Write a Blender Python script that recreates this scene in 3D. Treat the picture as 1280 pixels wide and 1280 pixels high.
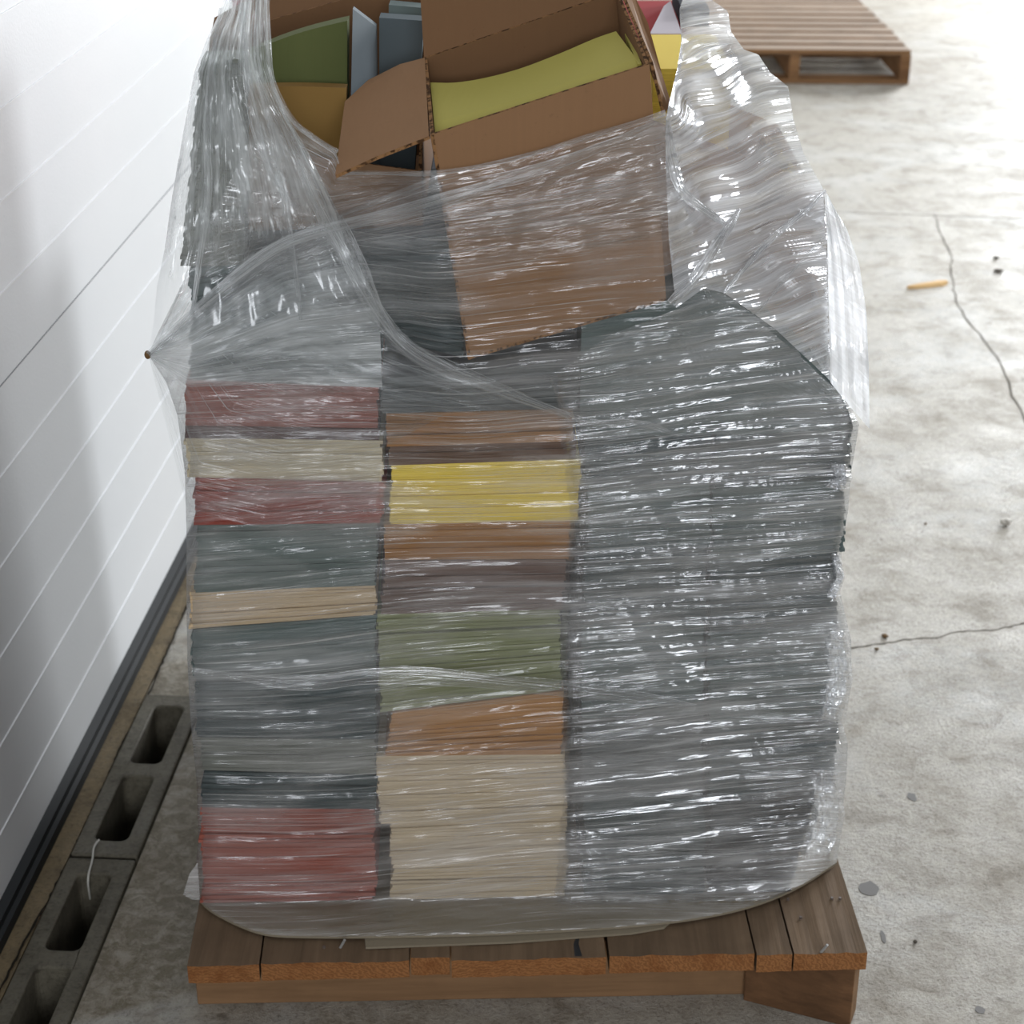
import bpy, bmesh, math, random
from mathutils import Vector, Matrix, noise
random.seed(7)
for o in list(bpy.data.objects): bpy.data.objects.remove(o)
C = bpy.context.scene.collection
SC = bpy.context.scene

# ---------------------------------------------------------------- camera
FPX = 2300.0
CH = 1.565
PITCH = math.atan(1100/2300)
cam = bpy.data.cameras.new('camera'); camo = bpy.data.objects.new('camera', cam); C.objects.link(camo)
cam.sensor_width = 36; cam.sensor_fit = 'HORIZONTAL'; cam.lens = 36*FPX/1280
cam.clip_start = .05; cam.clip_end = 200
camo.location = (0, 0, CH); camo.rotation_euler = (math.pi/2-PITCH, 0, 0)
cam.dof.use_dof = True; cam.dof.focus_distance = 1.98; cam.dof.aperture_fstop = 9
SC.camera = camo
# ---------------------------------------------------------------- world, daylight, exposure
w = bpy.data.worlds.new('world'); SC.world = w; w.use_nodes = True
bg = w.node_tree.nodes['Background']; bg.inputs[0].default_value = (.95, .97, 1.0, 1); bg.inputs[1].default_value = .27
def area(name, loc, target, sx, sy, power, col):
    l = bpy.data.lights.new(name, 'AREA'); l.shape = 'RECTANGLE'; l.size = sx; l.size_y = sy; l.energy = power; l.color = col
    o = bpy.data.objects.new(name, l); C.objects.link(o); o.location = loc
    o.rotation_euler = (Vector(target)-Vector(loc)).to_track_quat('-Z', 'Y').to_euler()
    return o
area('daylight_open_door', (4.4, 11.2, 2.0), (0, 2.6, .6), 1.7, 3.2, 600, (.95, .98, 1))
area('daylight_side_window', (3.4, 4.6, 2.3), (.4, 2.0, .7), 1.0, 1.2, 85, (.92, .96, 1))
area('front_fill', (.35, -3.4, 2.1), (.1, 1.9, .7), 2.2, 1.4, 84, (.93, .96, 1))  # unseen fill behind the camera, added to light the load front and film
area('daylight_back_window', (.6, 7.5, 4.6), (.9, 5.0, 0), 3.0, 1.5, 45, (.93, .97, 1))
vs = SC.view_settings; vs.view_transform = 'Standard'; vs.look = 'None'; vs.gamma = 1; vs.use_curve_mapping = False
vs.exposure = .35

# ---------------------------------------------------------------- helpers
cp, sp = math.cos(PITCH), math.sin(PITCH)
ORG = Vector((0, 0, CH)); FW = Vector((0, cp, -sp)); DN = Vector((0, -sp, -cp)); RT = Vector((1, 0, 0))
def ray(x, y): return FW*FPX+RT*(x-640)+DN*(y-640)
def atY(x, y, Y): r = ray(x, y); return ORG+r*(Y/r.y)
def atZ(x, y, z): r = ray(x, y); return ORG+r*((z-CH)/r.z)
ALPHA = math.radians(1.9)
PU = Vector((math.cos(ALPHA), math.sin(ALPHA), 0)); PN = Vector((-math.sin(ALPHA), math.cos(ALPHA), 0))
FP0 = Vector((-.3917, 1.872, 0))            # a point of the load's front plane
def front(x, y, off=0.0):
    r = ray(x, y); p0 = FP0+PN*off
    return ORG+r*((p0-ORG).dot(PN)/r.dot(PN))
def fY(x, y): return front(x, y).y
def srgb(r, g, b):
    def f(c):
        c /= 255.0
        return c/12.92 if c <= .04045 else ((c+.055)/1.055)**2.4
    return (f(r), f(g), f(b), 1)
def mul(c, k): return (min(c[0]*k, 1), min(c[1]*k, 1), min(c[2]*k, 1), 1)

class N:
    def __init__(s, name):
        s.m = bpy.data.materials.new(name); s.m.use_nodes = True; s.t = s.m.node_tree; s.t.nodes.clear()
        s.out = s.t.nodes.new('ShaderNodeOutputMaterial')
    def n(s, typ, **kw):
        nd = s.t.nodes.new(typ)
        for k, v in kw.items():
            if k.startswith('i_'):
                key = k[2:]; key = int(key) if key.isdigit() else key.replace('_', ' ')
                nd.inputs[key].default_value = v
            else: setattr(nd, k, v)
        return nd
    def l(s, a, b): s.t.links.new(a, b)
    def noise(s, vec, scale, detail=4, rough=.6, dist=0.0):
        nd = s.n('ShaderNodeTexNoise'); nd.inputs['Scale'].default_value = scale; nd.inputs['Detail'].default_value = detail
        nd.inputs['Roughness'].default_value = rough; nd.inputs['Distortion'].default_value = dist
        s.l(vec, nd.inputs['Vector']); return nd.outputs['Fac']
    def mapv(s, vec, sc, rot=(0, 0, 0)):
        nd = s.n('ShaderNodeMapping'); nd.inputs['Scale'].default_value = sc; nd.inputs['Rotation'].default_value = rot
        s.l(vec, nd.inputs['Vector']); return nd.outputs[0]
    def ramp(s, fac, stops):
        nd = s.n('ShaderNodeValToRGB'); e = nd.color_ramp.elements
        while len(e) < len(stops): e.new(.5)
        for i, (p, c) in enumerate(stops):
            e[i].position = p; e[i].color = c if isinstance(c, tuple) else (c, c, c, 1)
        s.l(fac, nd.inputs[0]); return nd.outputs[0]
    def mixc(s, fac, a, b, mode='MIX'):
        nd = s.n('ShaderNodeMix'); nd.data_type = 'RGBA'; nd.blend_type = mode
        for inp, v in ((nd.inputs[0], fac), (nd.inputs[6], a), (nd.inputs[7], b)):
            if isinstance(v, (tuple, float, int)): inp.default_value = v
            else: s.l(v, inp)
        return nd.outputs[2]
    def math(s, op, a, b=0.0, clamp=False):
        nd = s.n('ShaderNodeMath'); nd.operation = op; nd.use_clamp = clamp
        for inp, v in ((nd.inputs[0], a), (nd.inputs[1], b)):
            if isinstance(v, (float, int)): inp.default_value = v
            else: s.l(v, inp)
        return nd.outputs[0]
    def bump(s, h, dist, strength=1.0):
        nd = s.n('ShaderNodeBump'); nd.inputs['Strength'].default_value = strength; nd.inputs['Distance'].default_value = dist
        s.l(h, nd.inputs['Height']); return nd.outputs[0]
    def pbr(s, col, rough=.8, spec=.3, normal=None):
        b = s.n('ShaderNodeBsdfPrincipled')
        if isinstance(col, tuple): b.inputs['Base Color'].default_value = col
        else: s.l(col, b.inputs['Base Color'])
        if isinstance(rough, (float, int)): b.inputs['Roughness'].default_value = rough
        else: s.l(rough, b.inputs['Roughness'])
        b.inputs['Specular IOR Level'].default_value = spec
        if normal is not None: s.l(normal, b.inputs['Normal'])
        s.l(b.outputs[0], s.out.inputs[0]); return s.m
    def obj(s): return s.n('ShaderNodeTexCoord').outputs['Object']
    def uv(s): return s.n('ShaderNodeTexCoord').outputs['UV']

# ---------------------------------------------------------------- materials
def mat_concrete(name, base, dirt, white=None):
    k = N(name); v = k.obj()
    a = k.noise(v, 1.3, 6, .6, .4); b = k.noise(v, 7, 8, .65, .3); c = k.noise(v, 60, 6, .7)
    col = k.mixc(k.ramp(a, [(.35, 0.0), (.65, 1.0)]), base, mul(base, .86))
    col = k.mixc(k.ramp(b, [(.52, 0.0), (.72, .55)]), col, dirt)
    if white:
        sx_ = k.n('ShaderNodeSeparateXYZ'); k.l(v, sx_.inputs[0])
        dirt_shade = k.math('ADD', k.math('MULTIPLY', sx_.outputs[0], -1.0), k.math('MULTIPLY', b, .5))
        col = k.mixc(k.ramp(dirt_shade, [(.25, 0.0), (.62, .85)]), col, srgb(112, 103, 84))  # browner and darker towards the left: dirt, plus the load's shade in the colour
    col = k.mixc(k.ramp(c, [(.56, 0.0), (.68, .5)]), col, mul(dirt, .7))
    if white:
        d = k.noise(k.mapv(v, (1, 1.5, 1)), 2.3, 7, .6, .6)
        col = k.mixc(k.ramp(d, [(.5, 0.0), (.62, .7)]), col, white)
    s_ = k.noise(v, 23, 3, .5, .2)
    col = k.mixc(k.ramp(s_, [(.68, 0.0), (.74, .6)]), col, mul(dirt, .45))
    e_ = k.noise(v, 190, 4, .75)
    col = k.mixc(k.ramp(e_, [(.50, 0.0), (.66, .6)]), col, mul(dirt, .45)); col = k.mixc(k.ramp(k.noise(v, 42, 6, .75, .5), [(.44, 0.0), (.62, .55)]), col, mul(base, 1.22)); col = k.mixc(k.ramp(k.noise(v, 14, 6, .7, .8), [(.5, 0.0), (.66, .5)]), col, mul(dirt, .72))
    r = k.ramp(b, [(.3, .45), (.7, .72)])
    return k.pbr(col, r, .35, k.bump(k.math('ADD', c, e_), .0022, .8))
M = {}
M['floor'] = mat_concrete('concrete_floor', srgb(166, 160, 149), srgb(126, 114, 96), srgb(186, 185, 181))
M['strip'] = mat_concrete('concrete_sill', srgb(126, 110, 82), srgb(74, 62, 44))
M['block'] = mat_concrete('cinder_block', srgb(100, 95, 82), srgb(66, 60, 48))
M['chip'] = mat_concrete('concrete_chip', srgb(205, 200, 190), srgb(150, 140, 125))
def plain(name, c, rough=.8, spec=.3, var=.12, sc=12, b=.0):
    k = N(name); v = k.obj(); f = k.noise(v, sc, 5)
    col = k.mixc(f, mul(c, 1-var), mul(c, 1+var))
    return k.pbr(col, rough, spec, k.bump(k.noise(v, sc*12, 4), .0006, b) if b else None)
def door_mat():
    k = N('white_door_paint'); v = k.obj()
    f = k.noise(v, 220, 3); col = k.mixc(k.noise(v, 1.5, 4), srgb(226, 227, 228), srgb(214, 216, 218))
    return k.pbr(col, .42, .4, k.bump(f, .0006, .5))
M['door'] = door_mat()
M['groove'] = plain('door_section_joint', srgb(120, 122, 126), .6)
M['rib'] = plain('door_rib', srgb(230, 231, 233), .42, .4)
M['rubber'] = plain('black_rubber', srgb(24, 27, 30), .6, .3)
M['crack'] = plain('crack_dark', srgb(84, 78, 70), .95, .1)
M['joint'] = plain('joint_dark', srgb(120, 116, 110), .95, .1)
M['joint_d'] = plain('dark_gap', srgb(40, 36, 30), .95, .1)
M['stain'] = plain('floor_stain', srgb(128, 126, 124), .8, .2)
M['leaf'] = plain('dry_leaf', srgb(104, 78, 46), .8)
M['steel'] = plain('nail_steel', srgb(150, 148, 145), .35, .6)
M['rust'] = plain('rusty_nail', srgb(96, 84, 76), .5, .5)
M['black'] = plain('black_plastic', srgb(26, 27, 30), .35, .5)
def wood(name, base, dark, axis=1, grain=1.0):
    k = N(name); v = k.obj()
    sc = [38, 38, 38]; sc[axis] = 1.6
    rn = k.n('ShaderNodeObjectInfo').outputs['Random']
    off = k.n('ShaderNodeVectorMath'); off.operation = 'ADD'; k.l(v, off.inputs[0])
    cb = k.n('ShaderNodeCombineXYZ'); k.l(k.math('MULTIPLY', rn, 9.0), cb.inputs[0]); k.l(k.math('MULTIPLY', rn, 5.0), cb.inputs[1]); k.l(cb.outputs[0], off.inputs[1])
    v = off.outputs[0]
    g = k.noise(k.mapv(v, tuple(sc)), 1.0, 6, .65, .6); h = k.noise(v, 9, 5)
    f2 = k.noise(k.mapv(v, tuple(s_*5 for s_ in sc)), 1.0, 3, .6)
    col = k.mixc(k.ramp(g, [(.3, 0.0), (.7, 1.0)]), base, dark)
    col = k.mixc(k.ramp(h, [(.5, 0.0), (.75, .6)]), col, mul(dark, .75))
    col = k.mixc(k.math('MULTIPLY', rn, .35), col, mul(base, .75))
    return k.pbr(col, .82, .2, k.bump(k.math('ADD', g, f2), .0012, .7))
M['wood_top'] = wood('weathered_board', srgb(124, 103, 82), srgb(88, 72, 56), 1)
M['wood_face'] = wood('rough_stringer', srgb(152, 118, 86), srgb(116, 88, 62), 0)
M['wood_dark'] = wood('dark_stringer', srgb(116, 84, 58), srgb(78, 56, 38), 0)
M['wood_far'] = wood('old_pallet_board', srgb(168, 150, 132), srgb(112, 96, 82), 0)
M['wood_farx'] = wood('old_pallet_edge', srgb(158, 120, 84), srgb(104, 74, 50), 0)
def endgrain():
    k = N('sawn_end_grain'); v = k.obj()
    rn = k.n('ShaderNodeObjectInfo').outputs['Random']
    mp = k.n('ShaderNodeMapping'); k.l(v, mp.inputs[0]); mp.inputs['Scale'].default_value = (1, 1, 1.3)
    cb = k.n('ShaderNodeCombineXYZ'); k.l(k.math('MULTIPLY', rn, .8), cb.inputs[0]); cb.inputs[2].default_value = .12; k.l(cb.outputs[0], mp.inputs['Location'])
    wv = k.n('ShaderNodeTexWave'); wv.wave_type = 'RINGS'; wv.rings_direction = 'Y'; wv.inputs['Scale'].default_value = 55; wv.inputs['Distortion'].default_value = 11; wv.inputs['Detail'].default_value = 4; wv.inputs['Detail Scale'].default_value = 2.5
    k.l(mp.outputs[0], wv.inputs[0])
    col = k.mixc(wv.outputs['Fac'], srgb(150, 102, 62), srgb(124, 82, 48))
    col = k.mixc(k.ramp(k.noise(v, 30, 5), [(.5, 0.0), (.7, .7)]), col, srgb(112, 66, 32))
    return k.pbr(col, .8, .2, k.bump(k.noise(v, 260, 3), .002, .8))
M['end'] = endgrain()
def cardboard(name, c, flute=True):
    k = N(name); v = k.obj()
    a = k.noise(v, 5, 5, .6); b = k.noise(k.mapv(v, (260, 40, 4)), 1, 2)
    sp_ = k.noise(v, 160, 3, .7)
    col = k.mixc(a, mul(c, .9), mul(c, 1.08)); col = k.mixc(k.ramp(b, [(.3, 0.0), (.7, .12)]), col, mul(c, .7))
    col = k.mixc(k.ramp(sp_, [(.64, 0.0), (.72, .35)]), col, mul(c, .6))
    return k.pbr(col, .85, .2, k.bump(a, .004, .35))
M['card'] = cardboard('cardboard', srgb(140, 106, 76))
def cardedge():
    k = N('cardboard_cut_edge'); v = k.obj(); a = k.noise(v, 140, 3, .6)
    return k.pbr(k.mixc(k.ramp(a, [(.42, 0.0), (.55, 1.0)]), srgb(66, 46, 30), srgb(140, 104, 70)), .9, .1, k.bump(a, .002, .8))
M['card_edge'] = cardedge()
M['card_in'] = cardboard('cardboard_inside', srgb(116, 86, 60))
M['card_pale'] = cardboard('cardboard_pale', srgb(178, 142, 114))
M['card_dark'] = cardboard('cardboard_worn', srgb(140, 108, 80))
M['slip'] = cardboard('grey_slip_board', srgb(134, 124, 106))
def paper_edge(name, c, contrast=.25):
    k = N(name); v = k.obj()
    a = k.noise(k.mapv(v, (3, 3, 420)), 1.0, 4, .75, .1); b = k.noise(k.mapv(v, (1.5, 1.5, 60)), 1.0, 3, .6)
    col = k.mixc(k.ramp(a, [(.3, 0.0), (.7, 1.0)]), mul(c, 1-contrast), mul(c, 1.12))
    col = k.mixc(k.ramp(b, [(.35, .55), (.6, 0.0)]), col, mul(c, 1-1.4*contrast))
    return k.pbr(col, .85, .15, k.bump(a, .0015, .6))
PC = {'red': (160, 92, 78), 'brick': (152, 58, 40), 'slate': (98, 110, 108), 'slategreen': (100, 112, 108), 'darkslate': (66, 78, 79), 'greytan': (122, 124, 116),
      'cream': (214, 200, 170), 'tan': (204, 180, 146), 'plum': (96, 74, 72), 'beige': (204, 186, 158), 'brown': (160, 114, 68), 'kraft': (178, 132, 86),
      'darkbrown': (104, 78, 62), 'mauve': (112, 92, 84), 'green': (136, 140, 104), 'leafgreen': (88, 94, 54), 'yellow': (236, 208, 92), 'paleyellow': (172, 162, 84),
      'ochre': (132, 102, 54), 'blue': (104, 114, 120), 'bluegrey': (82, 92, 96), 'charcoal': (60, 64, 67), 'scarlet': (160, 44, 48), 'lilac': (208, 200, 206), 'grey': (104, 108, 108), 'ink': (40, 44, 52)}
for n_, c_ in PC.items():
    M['e_'+n_] = paper_edge('paper_edges_'+n_, srgb(*c_)); M['p_'+n_] = plain('paper_sheet_'+n_, srgb(*c_), .8, .2, .05, 3)

def film(name, base=.10, amp=.45, su=4.0, sv=120.0, thr=(.42, .72), bumpd=.004, gl=1.0, rough=.12, tint=(.89, .88, .87, 1), big=.25, rot=0.0, thread=.5, fade=0.0, bs=(4.2, 125)):
    k = N(name); uv = k.uv()
    if rot: uv = k.mapv(uv, (1, 1, 1), (0, 0, rot))
    a = k.noise(k.mapv(uv, (su, sv, 1)), 1.0, 5, .62, .5)
    b = k.noise(k.mapv(uv, (su*2.6, sv*3.0, 1)), 1.0, 4, .6, .3)
    c = k.noise(k.mapv(uv, (4, 17, 1) if bs[1] > bs[0] else (17, 5, 1)), 1.0, 4, .55, .8); c2 = k.noise(uv, 6.0, 3, .5, .5)
    streak = k.ramp(a, [(thr[0], 0.0), (thr[1], 1.0)]); fine = k.ramp(b, [(.5, 0.0), (.75, 1.0)]); cloud = k.ramp(c, [(.4, 0.0), (.7, 1.0)])
    m = k.math('ADD', k.math('MULTIPLY', streak, .6), k.math('MULTIPLY', fine, .4))
    al = k.math('ADD', k.math('MULTIPLY', m, amp), k.math('MULTIPLY', cloud, big*amp+.02))
    al = k.math('ADD', al, base, True)
    th_ = k.noise(k.mapv(uv, (su*1.3, sv*4.5, 1)), 1.0, 3, .55, .25)
    al = k.math('ADD', al, k.math('MULTIPLY', k.ramp(th_, [(.60, 0.0), (.70, 1.0)]), thread), True)
    if fade:
        sx_ = k.n('ShaderNodeSeparateXYZ'); k.l(k.uv(), sx_.inputs[0])
        fd = k.n('ShaderNodeMapRange'); fd.interpolation_type = 'SMOOTHSTEP'; fd.inputs['From Max'].default_value = fade; k.l(k.math('ADD', sx_.outputs[1], k.math('MULTIPLY', c, -.1)), fd.inputs[0])
        al = k.math('MULTIPLY', al, fd.outputs[0])
    rd = k.noise(k.mapv(uv, (bs[0], bs[1], 1)), 1.0, 1.5, .4, .35)
    rd2 = k.noise(k.mapv(uv, (bs[0]*2.2, bs[1]*3.1, 1)), 1.0, 1, .4, .3)
    h = k.math('MULTIPLY', k.math('ADD', rd, k.math('MULTIPLY', rd2, .3)), k.ramp(c2, [(.38, .12), (.66, 1.0)]))
    h = k.math('ADD', h, k.math('MULTIPLY', c2, 1.1))
    nr = k.bump(h, bumpd, 1.0)
    tr = k.n('ShaderNodeBsdfTransparent'); tr.inputs[0].default_value = (.97, .975, .975, 1)
    df = k.n('ShaderNodeBsdfDiffuse'); df.inputs[0].default_value = tint; k.l(nr, df.inputs['Normal'])
    tl = k.n('ShaderNodeBsdfTranslucent'); tl.inputs[0].default_value = tint; k.l(nr, tl.inputs['Normal'])
    hz = k.n('ShaderNodeMixShader'); hz.inputs[0].default_value = .5; k.l(df.outputs[0], hz.inputs[1]); k.l(tl.outputs[0], hz.inputs[2])
    m1 = k.n('ShaderNodeMixShader'); k.l(al, m1.inputs[0]); k.l(tr.outputs[0], m1.inputs[1]); k.l(hz.outputs[0], m1.inputs[2])
    gs = k.n('ShaderNodeBsdfGlossy'); gs.inputs['Roughness'].default_value = rough; gs.inputs[0].default_value = (.97, .98, 1, 1); k.l(nr, gs.inputs['Normal'])
    fr = k.n('ShaderNodeFresnel'); fr.inputs[0].default_value = 1.5; k.l(nr, fr.inputs['Normal'])
    g = k.math('ADD', k.math('MULTIPLY', fr.outputs[0], gl), .035*gl, True)
    g = k.math('MINIMUM', g, .16+.12*gl)
    m2 = k.n('ShaderNodeMixShader'); k.l(g, m2.inputs[0]); k.l(m1.outputs[0], m2.inputs[1]); k.l(gs.outputs[0], m2.inputs[2])
    k.l(m2.outputs[0], k.out.inputs[0]); return k.m
M['film_base'] = film('stretch_film', .03, .42, 3.0, 90, (.50, .78), .006, .5, .14, big=.8)
M['film_milk'] = film('stretch_film_milky', .22, .5, 3, 34, (.40, .7), .004, .4, .2, (.86, .88, .88, 1), .6, thread=.4)
M['film_right'] = film('stretch_film_taut_folds', .02, .55, 3.2, 80, (.50, .70), .010, 1.25, .11, big=.35, thread=.6)
M['film_curtain'] = film('stretch_film_gathered', .16, .60, 60, 7, (.40, .70), .006, .8, .2, (.84, .87, .87, 1), .7, fade=.14, bs=(55, 5))
M['film_band'] = film('stretch_film_band', .03, .6, 2.2, 90, (.48, .74), .007, 1.2, .12, fade=.09)
M['film_fan'] = film('stretch_film_fan', .01, .34, 2.0, 70, (.5, .72), .006, .6, .2, (.8, .84, .85, 1))
M['film_bright'] = film('stretch_film_crumpled', .13, .9, 3, 75, (.44, .62), .010, 4.0, .14, (.97, .98, .99, 1), .6, thread=.9, bs=(2.5, 70))  # near-white tint and dense haze put the side light's glare into the colour
M['film_glare'] = film('stretch_film_taut_panel', .45, .6, 2, 60, (.3, .6), .004, 1.6, .15, (.95, .96, .98, 1), .6)
M['film_rope'] = film('stretch_film_rope', .03, .5, 5, 110, (.35, .65), .004, .9, .2, (.9, .92, .92, 1))

def props(o, label=None, cat=None, group=None, kind=None):
    if label: o['label'] = label
    if cat: o['category'] = cat
    if group: o['group'] = group
    if kind: o['kind'] = kind
    return o
def empty(name, loc, label, cat, group=None):
    o = bpy.data.objects.new(name, None); C.objects.link(o); o.location = loc; o.empty_display_size = .05
    return props(o, label, cat, group)
def mesh(name, vs_, fs, mats, parent=None, origin=None, midx=None, smooth=False, uvs=None):
    origin = Vector(origin) if origin is not None else Vector((0, 0, 0))
    me = bpy.data.meshes.new(name)
    me.from_pydata([tuple(Vector(v)-origin) for v in vs_], [], fs)
    for m_ in (mats if isinstance(mats, (list, tuple)) else [mats]): me.materials.append(m_)
    if midx:
        for p_, i in zip(me.polygons, midx): p_.material_index = i
    if smooth:
        for p_ in me.polygons: p_.use_smooth = True
    if uvs:
        ul = me.uv_layers.new(name='UVMap')
        for p_ in me.polygons:
            for li, vi in zip(p_.loop_indices, p_.vertices): ul.data[li].uv = uvs[vi]
    me.update()
    o = bpy.data.objects.new(name, me); C.objects.link(o)
    if parent is not None:
        o.parent = parent; o.location = origin-parent.matrix_world.translation if parent.type == 'EMPTY' else origin
        if parent.type == 'EMPTY': o.location = origin-Vector(parent.location)
    else: o.location = origin
    return o
def child_mesh(name, vs_, fs, mats, root, **kw):            # world coordinates under an unrotated root
    return mesh(name, vs_, fs, mats, parent=root, origin=root.location, **kw)
HEX = [(0, 3, 2, 1), (4, 5, 6, 7), (0, 1, 5, 4), (1, 2, 6, 5), (2, 3, 7, 6), (3, 0, 4, 7)]   # bottom, top, front, right, back, left
def hexa(vs_, fs, pts):
    b = len(vs_); vs_ += pts; fs += [tuple(b+i for i in f) for f in HEX]
def box_pts(o, u, v, w_): # origin and three edge vectors
    return [o, o+u, o+u+v, o+v, o+w_, o+u+w_, o+u+v+w_, o+v+w_]
def slab(poly, t, inward):                                  # thick sheet from a polygon
    n_ = Vector((0, 0, 0))
    for i in range(len(poly)):
        a, b = poly[i], poly[(i+1) % len(poly)]; n_ += a.cross(b)
    n_.normalize()
    if n_.dot(inward) < 0: n_ = -n_
    k = len(poly); v = list(poly)+[p+n_*t for p in poly]
    f = [tuple(range(k))[::-1], tuple(range(k, 2*k))]+[(i, (i+1) % k, (i+1) % k+k, i+k) for i in range(k)]
    return v, f
def fixn(o):
    bm = bmesh.new(); bm.from_mesh(o.data); bmesh.ops.recalc_face_normals(bm, faces=bm.faces); bm.to_mesh(o.data); bm.free(); return o
def polyline(pts, n):
    L = [0]
    for a, b in zip(pts, pts[1:]): L.append(L[-1]+math.dist(a, b))
    out = []; j = 0
    for i in range(n+1):
        t = L[-1]*i/n
        while j < len(L)-2 and L[j+1] < t: j += 1
        f = (t-L[j])/max(L[j+1]-L[j], 1e-9); out.append(tuple(a+(b-a)*f for a, b in zip(pts[j], pts[j+1])))
    return out
def smoothed(pts, it=2):
    for _ in range(it):
        q = [pts[0]]
        for a, b in zip(pts, pts[1:]):
            q += [tuple(x*.75+y*.25 for x, y in zip(a, b)), tuple(x*.25+y*.75 for x, y in zip(a, b))]
        q.append(pts[-1]); pts = q
    return pts

# ---------------------------------------------------------------- setting: floor, door, sill
WA = atZ(0, 1160, 0); WB = atZ(235, 690, 0); WD = (WB-WA).normalized(); WN = Vector((-WD.y, WD.x, 0))   # WN points left, out of the room
def wallp(s_, off=0.0, z=0.0): return WA+WD*s_-WN*off+Vector((0, 0, z))
SR = (atZ(172, 1079, 0)-WA)                       # distance of the block row edges from the wall
eR = -SR.dot(WN); eL = -(atZ(88, 1070, 0)-WA).dot(WN)
sJ = (atZ(130, 1075, 0)-WA).dot(WD); sJ2 = (atZ(222, 871, 0)-WA).dot(WD); BL = sJ2-sJ
fl = [wallp(-3, eR), wallp(sJ2, eR), wallp(sJ2, eL), wallp(14, eL)]
fpts = [wallp(-3, eR), Vector((9, -1.5, 0)), Vector((9, 17, 0)), wallp(15, eL), wallp(sJ2, eL), wallp(sJ2, eR)]
k_ = len(fpts); v = fpts+[p-Vector((0, 0, .2)) for p in fpts]
f = [tuple(range(k_)), tuple(range(k_, 2*k_))[::-1]]+[(i, i+k_, (i+1) % k_+k_, (i+1) % k_) for i in range(k_)]
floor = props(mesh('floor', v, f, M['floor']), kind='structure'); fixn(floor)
def ribbon(name, pts, wd, mt, z=.0006, jit=.0, n=40, parent=None):
    P_ = polyline([tuple(p) for p in pts], n); vs_, fs = [], []
    for i, p in enumerate(P_):
        p = Vector(p); q = Vector(P_[min(i+1, n)])-Vector(P_[max(i-1, 0)]); q.z = 0; q.normalize(); s_ = Vector((-q.y, q.x, 0))
        p = p+s_*random.uniform(-jit, jit); w2 = wd*random.uniform(.5, 1.2)/2
        for dz in (0, z): vs_ += [p-s_*w2+Vector((0, 0, dz-.0002)), p+s_*w2+Vector((0, 0, dz-.0002))]
    for i in range(n):
        a = i*4; b = a+4; fs += [(a+2, b+2, b+3, a+3), (a, a+2, a+3, a+1) if i == 0 else (a, b, b+2, a+2), (a+1, a+3, b+3, b+1)]
    return mesh(name, vs_, fs, mt, parent=parent)
crk = [(1168, 268), (1176, 290), (1188, 318), (1190, 345), (1196, 380), (1214, 408), (1240, 436), (1256, 468), (1268, 500), (1290, 540)]
ribbon('floor_crack', [atZ(x, y, 0) for x, y in crk], .005, M['crack'], jit=.004, parent=floor)
crk = [(1040, 814), (1067, 810), (1130, 800), (1171, 797), (1194, 789), (1239, 788), (1290, 777)]
ribbon('floor_crack', [atZ(x, y, 0) for x, y in crk], .0035, M['crack'], jit=.002, parent=floor)
ribbon('control_joint', [atZ(900, 260, 0), atZ(1290, 273.5, 0)], .005, M['joint'], parent=floor)
def blot(cx, cy, rx, ry, name='floor_stain'):
    c = atZ(cx, cy, .0006); sx = (atZ(cx+rx, cy, 0)-atZ(cx, cy, 0)).length; sy = (atZ(cx, cy+ry, 0)-atZ(cx, cy, 0)).length
    n_ = 22; top = []; 
    for i in range(n_):
        a = i/n_*2*math.pi; r = 1+.35*noise.noise(Vector((math.cos(a)*1.3+cx, math.sin(a)*1.3, cy)))
        top.append(c+Vector((math.cos(a)*sx*r, math.sin(a)*sy*r, 0)))
    vs_ = top+[p-Vector((0, 0, .0008)) for p in top]
    return mesh(name, vs_, [tuple(range(n_))]+[(i, i+n_, (i+1) % n_+n_, (i+1) % n_) for i in range(n_)], M['stain'], parent=floor)
blot(1086, 1111, 12, 9); blot(1140, 996, 6, 5); blot(1104, 1171, 3, 8); blot(1225, 1262, 6, 4)
# sill strip left of the block row, bed under the blocks
a, b = -3, 14
v, f = [], []
hexa(v, f, [wallp(a, -.05, -.2), wallp(a, eL-.002, -.2), wallp(b, eL-.002, -.2), wallp(b, -.05, -.2), wallp(a, -.05, 0), wallp(a, eL-.002, 0), wallp(b, eL-.002, 0), wallp(b, -.05, 0)])
props(mesh('trim_1', v, f, M['strip']), kind='structure')
v, f = [], []
hexa(v, f, [wallp(a, eL-.002, -.26), wallp(a, eR, -.26), wallp(sJ2, eR, -.26), wallp(sJ2, eL-.002, -.26), wallp(a, eL-.002, -.192), wallp(a, eR, -.192), wallp(sJ2, eR, -.192), wallp(sJ2, eL-.002, -.192)])
props(mesh('trim_2', v, f, M['strip']), kind='structure')
ribbon('sill_crack', [atZ(x, y, .0035) for x, y in ((-8, 1252), (30, 1178), (62, 1122), (88, 1071), (120, 1002), (150, 935), (188, 862), (215, 800), (240, 742))], .0035, M['joint_d'], z=.0004, jit=.0012, n=130, parent=bpy.data.objects['trim_1'])
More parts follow.
